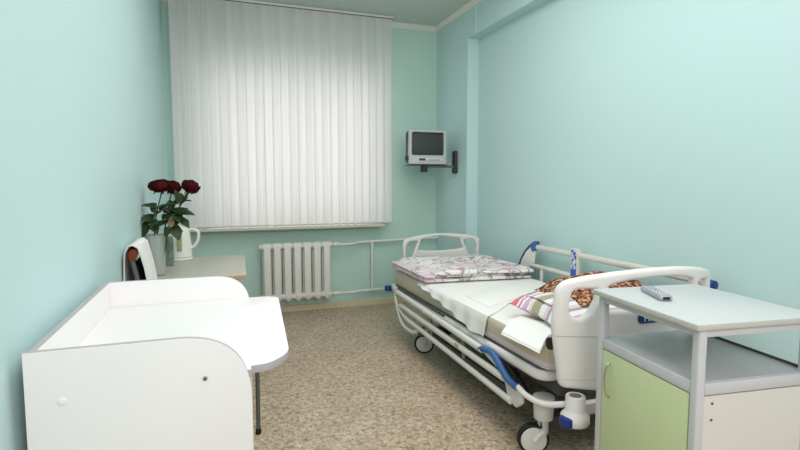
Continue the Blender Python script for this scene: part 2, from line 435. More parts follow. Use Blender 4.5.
# ------------------------------------------------------------------ vertical blind
bl = thing('vertical_blind', 'white vertical fabric blind covering the whole window', 'blind', (.70, 5.06, .90))
YV = 5.06
bm = box(-.365, 1.728, YV-.03, YV+.03, 2.972, 2.999, bev=.005)
obj('headrail', bm, FRAMEW, bl)
obj('track_slot', box(-.36, 1.723, YV-.032, YV-.029, 2.969, 2.976), DGREY, bl)
NV = 26; x0 = -.325; x1 = 1.663
def vane(x, ang, w=.090):
    bm = bmesh.new(); n = 6; rows = [(.905),(.935),(1.4),(2.0),(2.6),(2.972)]
    grid = []
    for z in rows:
        row = []
        for k in range(n+1):
            t = k/n-.5; lx = t*w; ly = .006*(1-(2*t)**2)
            row.append(bm.verts.new((x+lx*math.cos(ang)-ly*math.sin(ang), YV+lx*math.sin(ang)+ly*math.cos(ang), z)))
        grid.append(row)
    for A,B in zip(grid,grid[1:]):
        for k in range(n): bm.faces.new((A[k],A[k+1],B[k+1],B[k]))
    return bm
for i in range(NV):
    x = x0+(x1-x0)*i/(NV-1)
    a = math.radians(5 if i%2 else 8)+random.uniform(-.02,.02)
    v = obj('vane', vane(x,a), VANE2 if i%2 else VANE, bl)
    w = .084; c,s = math.cos(a)*w/2, math.sin(a)*w/2
    obj('weight', tube([(x-c,YV-s,.912),(x+c,YV+s,.912)], .006, 6), VANE, v)
bm = bmesh.new()
pts = []
for i in range(NV-1):
    xa = x0+(x1-x0)*i/(NV-1); xb = x0+(x1-x0)*(i+1)/(NV-1)
    for t in (0,.5): pts.append((xa+(xb-xa)*t, YV-.03, .912-(.012 if t else 0)))
obj('bead_chain', tube(pts, .0018, 5), MGREY, bl)

# ------------------------------------------------------------------ radiator and pipes
rd = thing('radiator', 'white seven-section cast iron radiator under the window', 'radiator', (.72, 5.11, .145))
RX0, pit = .382, .0985
for i in range(7):
    xc = RX0+pit*(i+.5); bm = bmesh.new()
    add_box(bm, xc-.034, xc+.034, 5.075, 5.10, .185, .70, bev=.012, seg=3)      # front column
    add_box(bm, xc-.045, xc+.045, 5.12, 5.15, .185, .70, bev=.012, seg=3)       # rear column, widened so the gaps between sections look shaded
    add_box(bm, xc-.012, xc+.012, 5.09, 5.13, .20, .68)
    add_lathe(bm, [(.026,-.049),(.034,-.040),(.036,0),(.034,.040),(.026,.049)], (xc,5.11,.695), 'x', 16)
    add_lathe(bm, [(.026,-.049),(.034,-.040),(.036,0),(.034,.040),(.026,.049)], (xc,5.11,.190), 'x', 16)
    add_lathe(bm, [(.005,-.062),(.020,-.050),(.03,-.03),(.03,0)], (xc,5.09,.200), 'z', 12)
    obj('section', bm, RADW, rd)
for x,z in ((RX0-.012,.695),(RX0-.012,.19)): obj('end_plug', lathe([(.018,-.014),(.024,-.010),(.024,.012)], (x,5.11,z), 'x', 8), RADW, rd)
for x in (.53,.92): obj('wall_bracket', box(x-.008,x+.008,5.10,YB-.002,.655,.672), RADW, rd)
pp = thing('heating_pipe', 'white heating pipes running from the radiator to the right corner', 'pipe', (1.6, 5.17, .17))
U = [(1.072,5.11,.695),(1.20,5.11,.69),(1.32,5.13,.692),(1.45,5.175,.70),(2.285,5.175,.715)]
Lw = [(1.072,5.11,.19),(1.20,5.11,.185),(1.32,5.13,.180),(1.45,5.175,.178),(2.285,5.175,.19)]
obj('supply_pipe', tube(catmull(U,5), .0135, 12), RADW, pp)
obj('return_pipe', tube(catmull(Lw,5), .0135, 12), RADW, pp)
obj('bypass_pipe', tube([(1.525,5.175,.178),(1.525,5.175,.70)], .0125, 12), RADW, pp)
for x,z in ((1.75,.708),(1.75,.183)): obj('wall_clip', box(x-.008,x+.008,5.165,YB-.002,z-.006,z+.006), RADW, pp)
for z in (.695,.186): obj('valve', lathe([(.014,-.03),(.021,-.024),(.021,.024),(.014,.03)], (1.12,5.11,z),'x',8), RADW, pp)

# ------------------------------------------------------------------ television on its bracket
TX0,TX1,TY,TZ0,TZ1 = 1.752,2.150,4.66,1.504,1.838
tb = thing('tv_bracket', 'dark swing arm bracket on the pillar holding the television', 'bracket', (2.285, 4.73, 1.42))
bm = bmesh.new(); add_box(bm, XP-.035, XP, 4.69, 4.77, 1.415, 1.645, bev=.016, seg=3)
obj('wall_plate', bm, TVD, tb)
obj('arm', box(1.95, XP-.02, 4.715, 4.748, 1.472, 1.498, bev=.004), BRKT, tb)
obj('pivot', lathe([(.034,-.05),(.036,-.04),(.036,.02),(.03,.026)], (1.935,4.73,1.478), 'z', 20), TVD, tb)
bm = box(TX0+.03, TX1+.012, TY+.004, TY+.22, 1.495, 1.503, bev=.002)
pass
obj('tray', bm, TVD, tb)
tv = thing('television', 'small silver tube television on a wall bracket', 'television', (1.935, 4.8, 1.508))
bm = plate([rpoly([(TX0,TZ0,.02),(TX1,TZ0,.02),(TX1-.006,TZ1,.02),(TX0+.006,TZ1,.02)]), rpoly([(TX0+.028,TZ0+.088,.018),(TX1-.028,TZ0+.088,.018),(TX1-.030,TZ1-.024,.018),(TX0+.030,TZ1-.024,.018)])[::-1]], .05, .006, 'xz', TY+.025)
bezel = obj('bezel', bm, TVS, tv)
bm = bmesh.new()
rings = []
for (y, sx, z0, z1) in ((TY+.045,.195,TZ0+.006,TZ1-.006),(TY+.14,.185,TZ0+.006,TZ1-.012),(TY+.24,.13,TZ0+.01,TZ1-.06),(TY+.34,.11,TZ0+.02,TZ1-.09)):
    cx = (TX0+TX1)/2; rings.append([bm.verts.new((cx+a*sx, y, z)) for a,z in ((-1,z0),(1,z0),(1,z1),(-1,z1))])
for A,B in zip(rings,rings[1:]):
    for k in range(4): bm.faces.new((A[k],A[(k+1)%4],B[(k+1)%4],B[k]))
bm.faces.new(rings[0]); bm.faces.new(rings[-1])
bmesh.ops.bevel(bm, geom=bm.edges[:], offset=.012, segments=2, affect='EDGES')
obj('casing', bm, TVD, tv)
bm = bmesh.new(); n=10; g=[]
for j in range(n+1):
    row=[]
    for i in range(n+1):
        u=i/n*2-1; w=j/n*2-1
        row.append(bm.verts.new(((TX0+TX1)/2+u*.175, TY+.034-.016*(1-u*u)*.5-.016*(1-w*w)*.5, (TZ0+.088+TZ1-.024)/2+w*.116)))
    g.append(row)
for j in range(n):
    for i in range(n): bm.faces.new((g[j][i],g[j][i+1],g[j+1][i+1],g[j+1][i]))
obj('screen', bm, TVGL, tv)
obj('side_knob', lathe([(.012,-.012),(.024,-.009),(.024,.004),(.02,.010)], (TX0-.008,TY+.05,1.56), 'x', 16), TVD, tv)
obj('control_panel', box(TX0+.085, TX1-.035, TY-.004, TY+.004, TZ0+.030, TZ0+.062, bev=.002), mat('tv pale panel', srgb(206,208,206), .4), tv)
obj('display_window', box(TX0+.10, TX0+.17, TY-.007, TY-.002, TZ0+.036, TZ0+.056, bev=.001), TVD, tv)
for k in range(5): obj('button', box(TX0+.20+k*.026, TX0+.218+k*.026, TY-.008, TY-.002, TZ0+.038, TZ0+.046, bev=.002), REMB, tv)

# ------------------------------------------------------------------ changing table
ct = thing('changing_table', 'white changing table with rounded raised sides in the left foreground', 'changing table', (-.15, 1.75, 0))
CY0, CY1, CZ = 1.30, 2.165, .855
def side_outline(x1, top, r): return rpoly([(-.415,.03,0),(x1,.03,.0),(x1,top,r),(-.415,top,0)], 14)
def edged(name, bm, face_axis, parent):
    o = obj(name, bm, WHITE, parent); me = o.data; me.materials.append(WEDGE)
    for p in me.polygons:
        if abs(p.normal[face_axis]) < .7: p.material_index = 1
    return o
edged('side_panel', plate([side_outline(.066,.956,.17)], .018, .0012, 'xz', CY0+.009), 1, ct)
edged('side_panel', plate([side_outline(.112,.950,.14)], .018, .0012, 'xz', CY1+.009), 1, ct)
edged('back_panel', plate([[(CY0+.018,.03),(CY1,.03),(CY1,.950),(CY0+.018,.950)]], .018, .0012, 'yz', -.406), 0, ct)
top = rpoly([(-.397,CY0+.0185,0),(.085,CY0+.0185,.0),(.205,CY0+.045,.10),(.222,CY1+.03,.09),(.085,CY1-.0005,.0),(-.397,CY1-.0005,0)],10)
top = rpoly([(-.397,CY0+.0185,0),(.067,CY0+.0185,0),(.067,CY0+.045,0),(.115,CY0+.05,.06),(.176,CY0+.120,.14),(.224,CY1-.012,.16),(.12,CY1-.0005,0),(-.397,CY1-.0005,0)],10)
edged('tabletop', plate([top], .022, .0015, 'xy', CZ-.011), 2, ct)
obj('shelf', box(-.397,.06,CY0+.0185,CY1-.0005,.40,.418), WHITE, ct)
obj('plinth', box(-.397,.03,CY0+.0185,CY1-.0005,.03,.10), WHITE, ct)
for s_y in (CY0+.03, CY1-.01):
    for s_x in (-.36, .03): obj('foot', lathe([(.02,0),(.022,.004),(.022,.03)], (s_x,s_y,0),'z',14), BLACK, ct)
for sx,sz in ((-.043,.852),): 
    sc_ = obj('screw', lathe([(.0055,0),(.0055,-.003),(.003,-.004)], (sx,CY0-.0005,sz),'y',14), MGREY, ct)
    obj('socket', lathe([(.0022,-.004),(.0022,-.0046)], (sx,CY0-.0005,sz),'y',6), BLACK, sc_)
for sz in (.838,.705): obj('screw_cap', lathe([(.010,0),(.010,-.002),(.006,-.004)], (-.345,CY0,sz),'y',16), WHITE, ct)

# ------------------------------------------------------------------ chair with a towel on its back
ch = thing('chair', 'dark upholstered tube chair behind the changing table', 'chair', (-.1, 2.85, 0))
YA, YZ = 2.69, 3.07
for y in (YA, YZ):
    fx = .165 if y==YA else .135
    obj('leg', tube(catmull([(-.395,y,.965),(-.375,y,.86),(-.335,y,.66),(-.30,y,.46),(-.315,y,.2),(-.345,y,.012)],5), .0115, 10), TUBE, ch)
    lg = obj('leg', tube(catmull([(-.30,y+ (.012 if y==YA else -.012),.43),(.05,y+.012*(1 if y==YA else -1),.435),(fx-.02,y+.012*(1 if y==YA else -1),.42),(fx,y+.012*(1 if y==YA else -1),.37),(fx,y+.012*(1 if y==YA else -1),.02)],5), .0115, 10), TUBE, ch)
    obj('glide', lathe([(.013,0),(.0145,.006),(.0145,.03)], (fx,y+.012*(1 if y==YA else -1),0),'z',12), BLACK, lg)
obj('seat', soft_box(-.28,.15,YA+.02,YZ-.02,.445,.50,14,14,4,.025,.004), UPH, ch)
bm = soft_box(-.014,.014,YA+.016,YZ-.016,.62,.94,4,12,10,.012,.002)
for v in bm.verts: v.co.x += -.366-(v.co.z-.78)*.16
obj('backrest', bm, UPH, ch)
obj('top_rail', tube(catmull([(-.386,YA-.035,.985),(-.398,YA+.1,.99),(-.402,(YA+YZ)/2,.992),(-.398,YZ-.1,.99),(-.386,YZ+.03,.985)],5), .026, 14, sx=.75, sy=1.0), WOODR, ch)
# towel draped over the rail
bm = bmesh.new()
prof = [(-.428,.76),(-.428,.86),(-.424,.95),(-.419,.995),(-.405,1.024),(-.388,1.030),(-.368,1.018),(-.356,.985),(-.335,.93),(-.312,.85),(-.298,.77),(-.292,.73)]
prof = [(-.432,.74),(-.431,.86),(-.428,.95),(-.424,.995),(-.408,1.026),(-.388,1.031),(-.368,1.018),(-.356,.98),(-.342,.92),(-.332,.85),(-.326,.78),(-.322,.74)]
ny=16; g=[]
for j in range(ny+1):
    y = YA-.012+ (.36)*j/ny; row=[]
    for i,(x,z) in enumerate(prof):
        e = max(0,i-5)/6
        row.append(Vector((x+e*.010*math.sin(j*1.1)+e*.004*noise.noise(Vector((i,j*.7,2))), y+ .01*noise.noise(Vector((i*.5,j*.3,1))), z-.012*e*math.sin(j*.5))))
    g.append(row)
shell(bm, g, .005)
based('towel', bm, TOWEL, (-.36,2.85,.74), 'white towel draped over the wooden chair back', 'towel')

# ------------------------------------------------------------------ desk with kettle, vase and jar
DZ=.75
dk = thing('desk', 'small grey-topped desk with a wood edge below the window, by the left wall', 'desk', (-.13,3.77,0))
o = obj('desktop', plate([rpoly([(-.435,3.30,.004),(.150,3.30,.012),(.185,4.24,.012),(-.435,4.24,.004)])], .024, .0015, 'xy', DZ-.012), DESKT, dk)
o.data.materials.append(DESKE)
for p in o.data.polygons:
    if p.normal.z < .5: p.material_index = 1
obj('side_panel', box(-.40,.10,3.34,3.36,0,DZ-.024), DESKT, dk)
obj('side_panel', box(-.40,.10,4.18,4.20,0,DZ-.024), DESKT, dk)
obj('back_panel', box(-.40,-.385,3.36,4.18,.30,DZ-.024), DESKT, dk)
# kettle
kx,ky = -.278,4.12
kt = thing('kettle', 'white electric kettle on the desk', 'kettle', (kx,ky,DZ))
obj('power_base', lathe([(.078,0),(.084,.004),(.084,.016),(.074,.022)], (kx,ky,DZ)), KETW, kt)
bm = lathe([(.070,.022),(.080,.026),(.080,.05),(.077,.12),(.071,.19),(.066,.222),(.060,.232),(.03,.236)], (kx,ky,DZ))
for v in bm.verts:                                  # pouring lip on the left
    d = v.co.x-kx
    if v.co.z > DZ+.17 and d < -.045: v.co.x -= (v.co.z-DZ-.17)*.55
body = obj('body', bm, KETW, kt)
obj('lid', lathe([(.060,.230),(.056,.240),(.030,.248),(.012,.250),(.012,.258),(.004,.260)], (kx,ky,DZ)), KETW, kt)
bm = box(kx-.020,kx+.016,ky-.085,ky-.064,DZ+.072,DZ+.192,bev=.006)
obj('level_window', bm, KETG, kt)
obj('handle', tube(catmull([(kx+.055,ky-.005,DZ+.222),(kx+.10,ky-.01,DZ+.226),(kx+.128,ky-.012,DZ+.20),(kx+.125,ky-.012,DZ+.15),(kx+.105,ky-.01,DZ+.11),(kx+.072,ky-.005,DZ+.085)],6), .0135, 12, sx=1.25, sy=.85), KETW, kt)
# vase
vx,vy = -.372,3.47
def vessel(c, prof_out, t, floor_t):
    prof = list(prof_out)+[(r-t, h) for r,h in reversed(prof_out) if h > floor_t]+[(prof_out[0][0]-t, floor_t)]
    return lathe(prof, (c[0],c[1],DZ), 'z', 32)
based('glass_vase', vessel((vx,vy), [(.044,0),(.048,.006),(.050,.09),(.056,.18),(.064,.255)], .004, .02), VASEM, (vx,vy,DZ), 'tall frosted glass vase holding dark red roses on the desk', 'vase')
jx,jy = -.337,3.86
based('glass_jar', vessel((jx,jy), [(.030,0),(.034,.005),(.034,.16),(.031,.185),(.031,.20)], .003, .012), JARM, (jx,jy,DZ), 'narrow greenish glass jar between vase and kettle', 'jar')

def leaf_into(bm, p, d, up, L, W, curl=.25):
    p=Vector(p); d=Vector(d).normalized(); s=d.cross(Vector(up)).normalized(); u=s.cross(d)
    n=6; prev=None
    for i in range(n+1):
        t=i/n; w=W*math.sin(PI*(t**.75))*.5; c=p+d*L*t-u*curl*L*t*t
        cur=(bm.verts.new(c-s*w+u*w*.35), bm.verts.new(c), bm.verts.new(c+s*w+u*w*.35))
        if prev:
            bm.faces.new((prev[0],prev[1],cur[1],cur[0])); bm.faces.new((prev[1],prev[2],cur[2],cur[1]))
        prev=cur
    return bm
def bloom_bm(c, R, axis, flat):
    bm=bmesh.new(); c=Vector(c); axis=Vector(axis).normalized()
    q=Vector((0,0,1)).rotation_difference(axis)
    for layer,(n,r0,lip) in enumerate(((5,1.0,.20),(5,.90,.10),(4,.74,.04),(3,.56,.0),(3,.36,.0))):
        for k in range(n):
            a=2*PI*k/n+layer*.7; m=6; g=[]
            for i in range(m+1):
                t=i/m; row=[]
                for j in range(m+1):
                    v=j/m*2-1; ang=a+v*(PI/n)*1.45*(.55+.45*math.sin(PI*min(1,t*1.05)))
                    ph=-PI/2*.92+t*PI*(.62+.05*layer)
                    rr=R*r0*max(.12,math.cos(ph))*(1+lip*max(0,t-.6)*3)*(1+.05*abs(v)); z=R*flat*(math.sin(ph)*(.95-.05*layer)+.10*layer-.22*abs(v)**3*t+.05)
                    row.append(bm.verts.new(c+q@Vector((rr*math.cos(ang),rr*math.sin(ang),z))))
                g.append(row)
            for i in range(m):
                for j in range(m): bm.faces.new((g[i][j],g[i][j+1],g[i+1][j+1],g[i+1][j]))
    return bm
def rose(base, head, R, axis, flat, label, leaves, mid):
    t = thing('rose', label, 'rose', base, 'roses in the vase')
    b=Vector(base); h=Vector(head); ax=Vector(axis).normalized()
    pts=catmull([b, b.lerp(Vector(mid),.5), Vector(mid), h-ax*R*.9, h-ax*R*.35],6)
    obj('stem', tube(pts,.0038,7), STEM, t)
    bl_=obj('bloom', bloom_bm(h,R,axis,flat), ROSE, t)
    obj('heart', lathe([(R*.12,-R*.4*flat),(R*.5,-R*.2*flat),(R*.5,R*.25*flat),(R*.2,R*.55*flat)],h,'z',12), CORE, bl_)
    bm=bmesh.new()
    for k in range(5):
        a=2*PI*k/5; leaf_into(bm, h-ax*R*.55*flat, Vector((math.cos(a),math.sin(a),-.3)), (0,0,1), R*1.0, R*.32, .35)
    obj('sepal', bm, STEM, bl_)
    for (p,d,L,W,c) in leaves:
        p=Vector(p)
        L*=1.25; W*=1.2; bm=bmesh.new(); near=min(pts,key=lambda q:(q-p).length)
        add_tube(bm,[near,p],.002,5); leaf_into(bm,p,d,(0,-.5,1),L,W,c)
        for sgn in (-1,1):
            dd=Vector(d).normalized(); sd=dd.cross(Vector((0,-.6,1))).normalized()
            leaf_into(bm,near.lerp(p,.6),dd*.5+sd*sgn*.8,(0,-.5,1),L*.8,W*.85,c)
        obj('leaf', bm, LEAF, t)
    return t
rose((-.385,3.485,.775),(-.338,3.45,1.305),.058,(-.1,-.45,1),.62,'largest dark red rose, leftmost in the frosted vase',
     [((-.375,3.40,1.10),(-.5,-.3,.1),.085,.055,.3),((-.33,3.40,1.16),(.3,-.5,.5),.08,.05,.3),((-.405,3.41,1.075),(-.3,-.3,-.5),.085,.06,.2),((-.375,3.44,1.17),(-.5,-.3,.3),.06,.045,.3)],(-.372,3.45,1.08))
rose((-.360,3.495,.775),(-.270,3.53,1.295),.046,(.3,-.5,.9),.95,'small dark red rose in the middle of the bouquet',
     [((-.27,3.43,1.12),(.5,-.4,.35),.085,.06,.3),((-.30,3.42,1.08),(.2,-.6,.4),.09,.06,.4),((-.26,3.46,1.17),(.2,-.4,.8),.08,.055,.3),((-.28,3.41,1.14),(-.6,-.3,.5),.08,.05,.3)],(-.315,3.49,1.08))
rose((-.350,3.455,.775),(-.160,3.42,1.300),.049,(.35,-.4,.95),.85,'dark red rose on the right, bending towards the blind',
     [((-.245,3.40,1.13),(.55,-.3,.15),.09,.065,.3),((-.225,3.40,1.10),(.5,-.3,-.4),.062,.05,.2),((-.20,3.42,1.21),(.35,-.2,.8),.07,.025,.1),((-.225,3.42,1.20),(-.2,-.2,.9),.07,.045,.2),((-.265,3.40,1.05),(.3,-.4,-.5),.07,.06,.3)],(-.285,3.44,1.08))
bm=bmesh.new(); leaf_into(bm,(-.275,3.38,1.06),(.05,-.1,1),(0,-1,.1),.065,.035,.1)
leaf_into(bm,(-.275,3.38,1.06),(-.25,-.1,.9),(0,-1,.1),.05,.03,.1); add_tube(bm,[(-.365,3.45,.80),(-.325,3.43,1.0),(-.275,3.38,1.065)],.002,5)
based('dried_sprig', bm, DRY, (-.365,3.45,.80), 'pale dried leaf sprig among the rose stems', 'sprig')
bm=bmesh.new(); leaf_into(bm,(-.337,3.85,.83),(.15,-.1,1),(0,-1,.1),.10,.04,.1); add_tube(bm,[(-.337,3.86,.768),(-.337,3.85,.835)],.002,5)
leaf_into(bm,(-.337,3.85,.90),(-.3,-.1,1),(0,-1,.1),.07,.035,.1); add_tube(bm,[(-.337,3.85,.835),(-.337,3.85,.905)],.002,5)
based('leaf_sprig', bm, LEAF, (-.337,3.86,.765), 'green leaf sprig standing in the narrow jar', 'sprig')

# ------------------------------------------------------------------ hospital bed
bd = thing('hospital_bed', 'white hospital bed on casters along the right wall', 'bed', (1.83,3.0,0))
HY = 1.835
def bow(bm, xc, half, depth, y_sign, step=.04):
    x = xc-half
    while x < xc+half:
        bmesh.ops.bisect_plane(bm, geom=bm.verts[:]+bm.edges[:]+bm.faces[:], plane_co=(x,0,0), plane_no=(1,0,0)); x += step
    for v in bm.verts:
        t=(v.co.x-xc)/half; v.co.y += y_sign*depth*(1-min(1.2,t*t))
    return bm
HX0,HX1 = 1.372,2.262; HC=(HX0+HX1)/2; HH=(HX1-HX0)/2
def arch(x, z_end, z_mid, xc, hh): t=(x-xc)/hh; return z_end+(z_mid-z_end)*(1-t*t)
N=14
# outline of the headboard: rounded loops at both ends and an arched top rail
outer=[(HX0+.022,.430,.03),(HC,.395,.2),(HX1-.022,.430,.03),(HX1,.56,.2),(HX1+.002,.897,.055)]
for k in range(1,8):
    x=HX1-(HX1-HX0)*k/8; outer.append((x, arch(x,.903,.955,HC,HH), .02))
outer += [(HX0+.0,.897,.085),(HX0-.012,.70,.1)]
def mirror(pts): return [(2*HC-x,z,r) for x,z,r in pts][::-1]
hole_l=[(HX0+.045,.80,.04),(HX0+.050,.755,.03),(HX0+.085,.735,.04),(HX0+.125,.765,.05),(HX0+.152,.82,.05),(HX0+.162,.872,.02),(HX0+.06,.868,.03)]
mid=[(HX0+.205,.885,.02),(HX0+.185,.80,.05),(HX0+.20,.775,.04),(HX1-.20,.775,.04),(HX1-.185,.80,.05),(HX1-.205,.885,.02)]
for k in range(1,7):
    x=HX1-.205-(HX1-HX0-.41)*k/7; mid.append((x, arch(x,.885,.912,HC,HH-.2)+.002, .02))
hb = plate([rpoly(outer,7), rpoly(hole_l,6)[::-1], rpoly(mirror(hole_l),6)[::-1], rpoly(mid,6)[::-1]], .042, .017, 'xz', HY, 3)
HBOW=.115
head = obj('headboard', bow(hb,HC,HH,HBOW,-1), BEDW, bd)
bm = box(HX0-.004,HX1+.004,HY-.0222,HY-.0205,.660,.664)
obj('seam', bow(bm,HC,HH,HBOW,-1), mat('seam shadow grey', srgb(196,190,190), .6), head)
bm = box(HX0+.006,HX1-.006,HY-.0222,HY-.0205,.468,.471)
obj('seam', bow(bm,HC,HH,HBOW,-1), mat('lower seam grey', srgb(214,208,206), .6), head)
# blue badge with the maker's lettering on the headboard
bx0,bx1,bz=1.705,1.905,.738
bm = plate([rpoly([(bx0,bz-.024,.022),(bx1,bz-.024,.022),(bx1,bz+.024,.022),(bx0,bz+.024,.022)])], .004, .001, 'xz', HY-.0235)
badge = obj('name_plate', bow(bm,HC,HH,HBOW,-1), NAVY, bd); badge['label']='blue name badge on the headboard'
tx = text_mesh('Hill-Rom', .040, .0008)
for v in tx.verts: v.co = Vector(((bx0+bx1)/2+v.co.x, HY-.0265-v.co.z, bz+v.co.y-.002))
for v in tx.verts: t=(v.co.x-HC)/HH; v.co.y -= HBOW*(1-t*t)
obj('lettering', tx, mat('white lettering', srgb(226,232,240), .5), badge, smooth=False)
# footboard
FX0,FX1,FY=1.525,2.285,4.22; FC=(FX0+FX1)/2; FH=(FX1-FX0)/2
outer=[(FX0+.01,.50,.03),(FX1-.01,.50,.03),(FX1,.815,.03)]
for k in range(1,8):
    x=FX1-(FX1-FX0)*k/8; outer.append((x, arch(x,.822,.862,FC,FH), .02))
outer += [(FX0,.815,.05)]
hl=[(FX0+.032,.62,.02),(FX0+.080,.62,.02),(FX0+.158,.800,.02),(FX0+.06,.800,.04),(FX0+.032,.75,.03)]
hr=[(2*FC-x,z,r) for x,z,r in hl][::-1]
mid=[(FX0+.172,.755,.04),(FX0+.150,.72,.03),(FX0+.26,.706,.08),(FC,.703,.1),(FX1-.26,.706,.08),(FX1-.150,.72,.03),(FX1-.172,.755,.04),(FX1-.188,.812,.02),(FC,.838,.1),(FX0+.188,.812,.02)]
fb = plate([rpoly(outer,7), rpoly(hl,6)[::-1], rpoly(hr,6)[::-1], rpoly(mid,6)[::-1]], .034, .014, 'xz', FY, 3)
obj('footboard', bow(fb,FC,FH,.05,1), BEDG, bd)
# mattress platform: outer bar that curves under the corners, cross plates
PX0,PX1,PY0,PY1,PZ=1.41,2.27,1.97,4.16,.415
loop=[(p.x,p.y,PZ) for p in rpoly([(PX0,PY0,.07),(PX1,PY0,.07),(PX1,PY1,.07),(PX0,PY1,.07)],6)]
obj('platform_frame', tube(loop,.022,12,closed=True,sx=.8,sy=1.15), BEDW, bd)
bm=bmesh.new()
for a,b in ((1.99,2.55),(2.57,2.80),(2.82,3.35),(3.37,4.14)): add_box(bm,PX0+.02,PX1-.02,a,b,PZ+.005,PZ+.028,bev=.004)
obj('platform_deck', bm, MGREY, bd)
bm=bmesh.new()
for x in (1.50,2.17): add_box(bm,x-.025,x+.025,1.92,4.05,.33,.39,bev=.006)
for y in (2.1,2.75,3.3,3.95): add_box(bm,1.50,2.17,y-.025,y+.025,.335,.385,bev=.006)
obj('lifting_frame', bm, DGREY, bd)
bm=bmesh.new()
for y in (2.35,3.35):
    for x in (1.58,2.09): add_tube(bm,[(x,y,.16),(x,y+.32,.35)],.022,10)
add_tube(bm,[(1.83,2.45,.2),(1.83,3.2,.34)],.035,14)
obj('lifting_arm', bm, DGREY, bd)
bm=bmesh.new()
for x in (1.52,2.14): add_box(bm,x-.03,x+.03,2.0,3.68,.13,.19,bev=.008)
for y in (2.04,3.60): add_box(bm,1.44,2.22,y-.03,y+.03,.135,.195,bev=.008)
obj('base_frame', bm, DGREY, bd)
for (x,y,ang) in ((1.465,2.03,-1.95),(2.22,2.03,-1.2),(1.525,3.58,-1.95),(2.18,3.60,-1.1)):
    d=Vector((math.cos(ang+PI/2),math.sin(ang+PI/2),0)); ax=Vector((math.cos(ang),math.sin(ang),0))
    hgt=.292 if y<3 else .20
    st=bmesh.new(); add_lathe(st,[(.024,.10),(.026,.13),(.028,hgt-.12),(.046,hgt-.11),(.052,hgt)],(x,y,0),'z',18)
    f=obj('caster', st, BEDG, bd)
    wc=Vector((x,y,.078))-d*.048
    def disc(prof):
        b=lathe(prof,(0,0,0),'x',26)
        for v in b.verts: p=v.co.copy(); v.co=wc+ax*p.x+d*p.y+Vector((0,0,p.z))
        return b
    obj('tyre', disc([(.060,-.022),(.074,-.018),(.078,-.008),(.078,.008),(.074,.018),(.060,.022)]), BLACK, f)
    obj('hub_cover', disc([(.02,-.030),(.060,-.026),(.064,-.020),(.064,.020),(.060,.026),(.02,.030)]), BEDG, f)
    fk=bmesh.new()
    for s in (-1,1): add_tube(fk,[wc+ax*.034*s, wc+ax*.034*s+Vector((0,0,.03))+d*.02, Vector((x,y,.125))+ax*.018*s],[.014,.016,.018],8)
    obj('fork', fk, BEDG, f)
# tube that bends round the bed corner below the headboard
for sx in (1,-1):
    X=lambda v: v if sx==1 else 2*1.84-v
    obj('corner_tube', tube(catmull([(X(1.375),2.125,.317),(X(1.375),2.04,.302),(X(1.40),1.94,.300),(X(1.45),1.86,.325),(X(1.52),1.80,.345)],6), .0145, 12), BEDW, bd)
    bp=bmesh.new(); add_lathe(bp,[(.040,.388),(.043,.383),(.043,.325),(.047,.318),(.062,.300),(.064,.272),(.056,.260)],(X(1.465),1.80,0),'z',24)
    add_box(bp, min(X(1.475),X(1.70)),max(X(1.475),X(1.70)),1.79,1.83,.29,.345,bev=.008)
    b_=obj('corner_bumper', bp, BEDW, bd)
    obj('roller', lathe([(.018,-.022),(.032,-.018),(.034,0),(.032,.018),(.018,.022)],(X(1.415),1.79,.282),'z',20), NAVY, b_)
    obj('socket_rim', lathe([(.026,.387),(.026,.3895)],(X(1.465),1.80,0),'z',18), MGREY, b_)
    fbp=bmesh.new(); add_box(fbp, min(X(1.405),X(1.46)),max(X(1.405),X(1.46)),4.13,4.19,.385,.44,bev=.012)
    fo=obj('foot_bumper', fbp, BEDG, bd)
    obj('roller', lathe([(.022,-.024),(.034,-.018),(.034,.018),(.022,.024)],(X(1.385),4.20,.40),'z',18), NAVY, fo)
    obj('buffer', lathe([(.010,-.012),(.028,-.010),(.028,.010),(.012,.014)],(X(1.402),1.90,.60),'x',20), BLACK, bd)
# left side rail, lowered
RX=1.368
lr=obj('side_rail', plate([rpoly([(2.48,.383,.02),(2.40,.405,.02),(2.30,.375,.03),(2.215,.325,.03),(2.085,.322,.02),(2.075,.245,.03),(2.13,.203,.02),(2.20,.222,.02),(2.24,.30,.05),(2.31,.345,.05),(2.42,.365,.05)],5)], .020, .006, 'yz', RX+.012), BEDG, bd)
obj('bar', tube([(RX,2.47,.395),(RX,3.90,.424)], .0215, 12, sx=.8, sy=1.0), RAILG, lr)
obj('bar', tube([(RX,2.24,.318),(RX,3.83,.332)], .0205, 12, sx=.8, sy=1.0), RAILG, lr)
obj('bar', tube([(RX,2.17,.223),(RX,3.73,.258)], .0185, 12, sx=.8, sy=1.0), RAILG, lr)
obj('rail_end', tube(catmull([(RX,3.90,.424),(RX,3.955,.405),(RX,3.925,.33),(RX,3.84,.228),(RX,3.74,.187),(RX,3.58,.186),(RX,3.48,.21),(RX,3.46,.235)],5), .015, 10), RAILG, lr)
obj('rail_end', tube(catmull([(RX,3.83,.332),(RX,3.86,.318),(RX,3.82,.285),(RX,3.73,.258)],5), .0135, 10), RAILG, lr)
g_=obj('grip', tube(catmull([(RX,2.50,.394),(RX,2.43,.408),(RX,2.375,.412),(RX,2.315,.390),(RX,2.225,.336),(RX,2.17,.318),(RX,2.115,.316)],6), .0175, 12), BLUE, lr); g_['label']='blue hand grip at the rail end'
for y in (2.72,3.22): obj('hinge_arm', tube([(RX+.012,y,.26),(RX+.025,y+.05,.40),(PX0+.005,y+.07,.41)],.012,8), MGREY, lr)
obj('latch', box(RX-.017,RX+.004,2.74,2.80,.312,.338,bev=.004), mat('tan plastic latch', srgb(196,178,140), .5), lr)
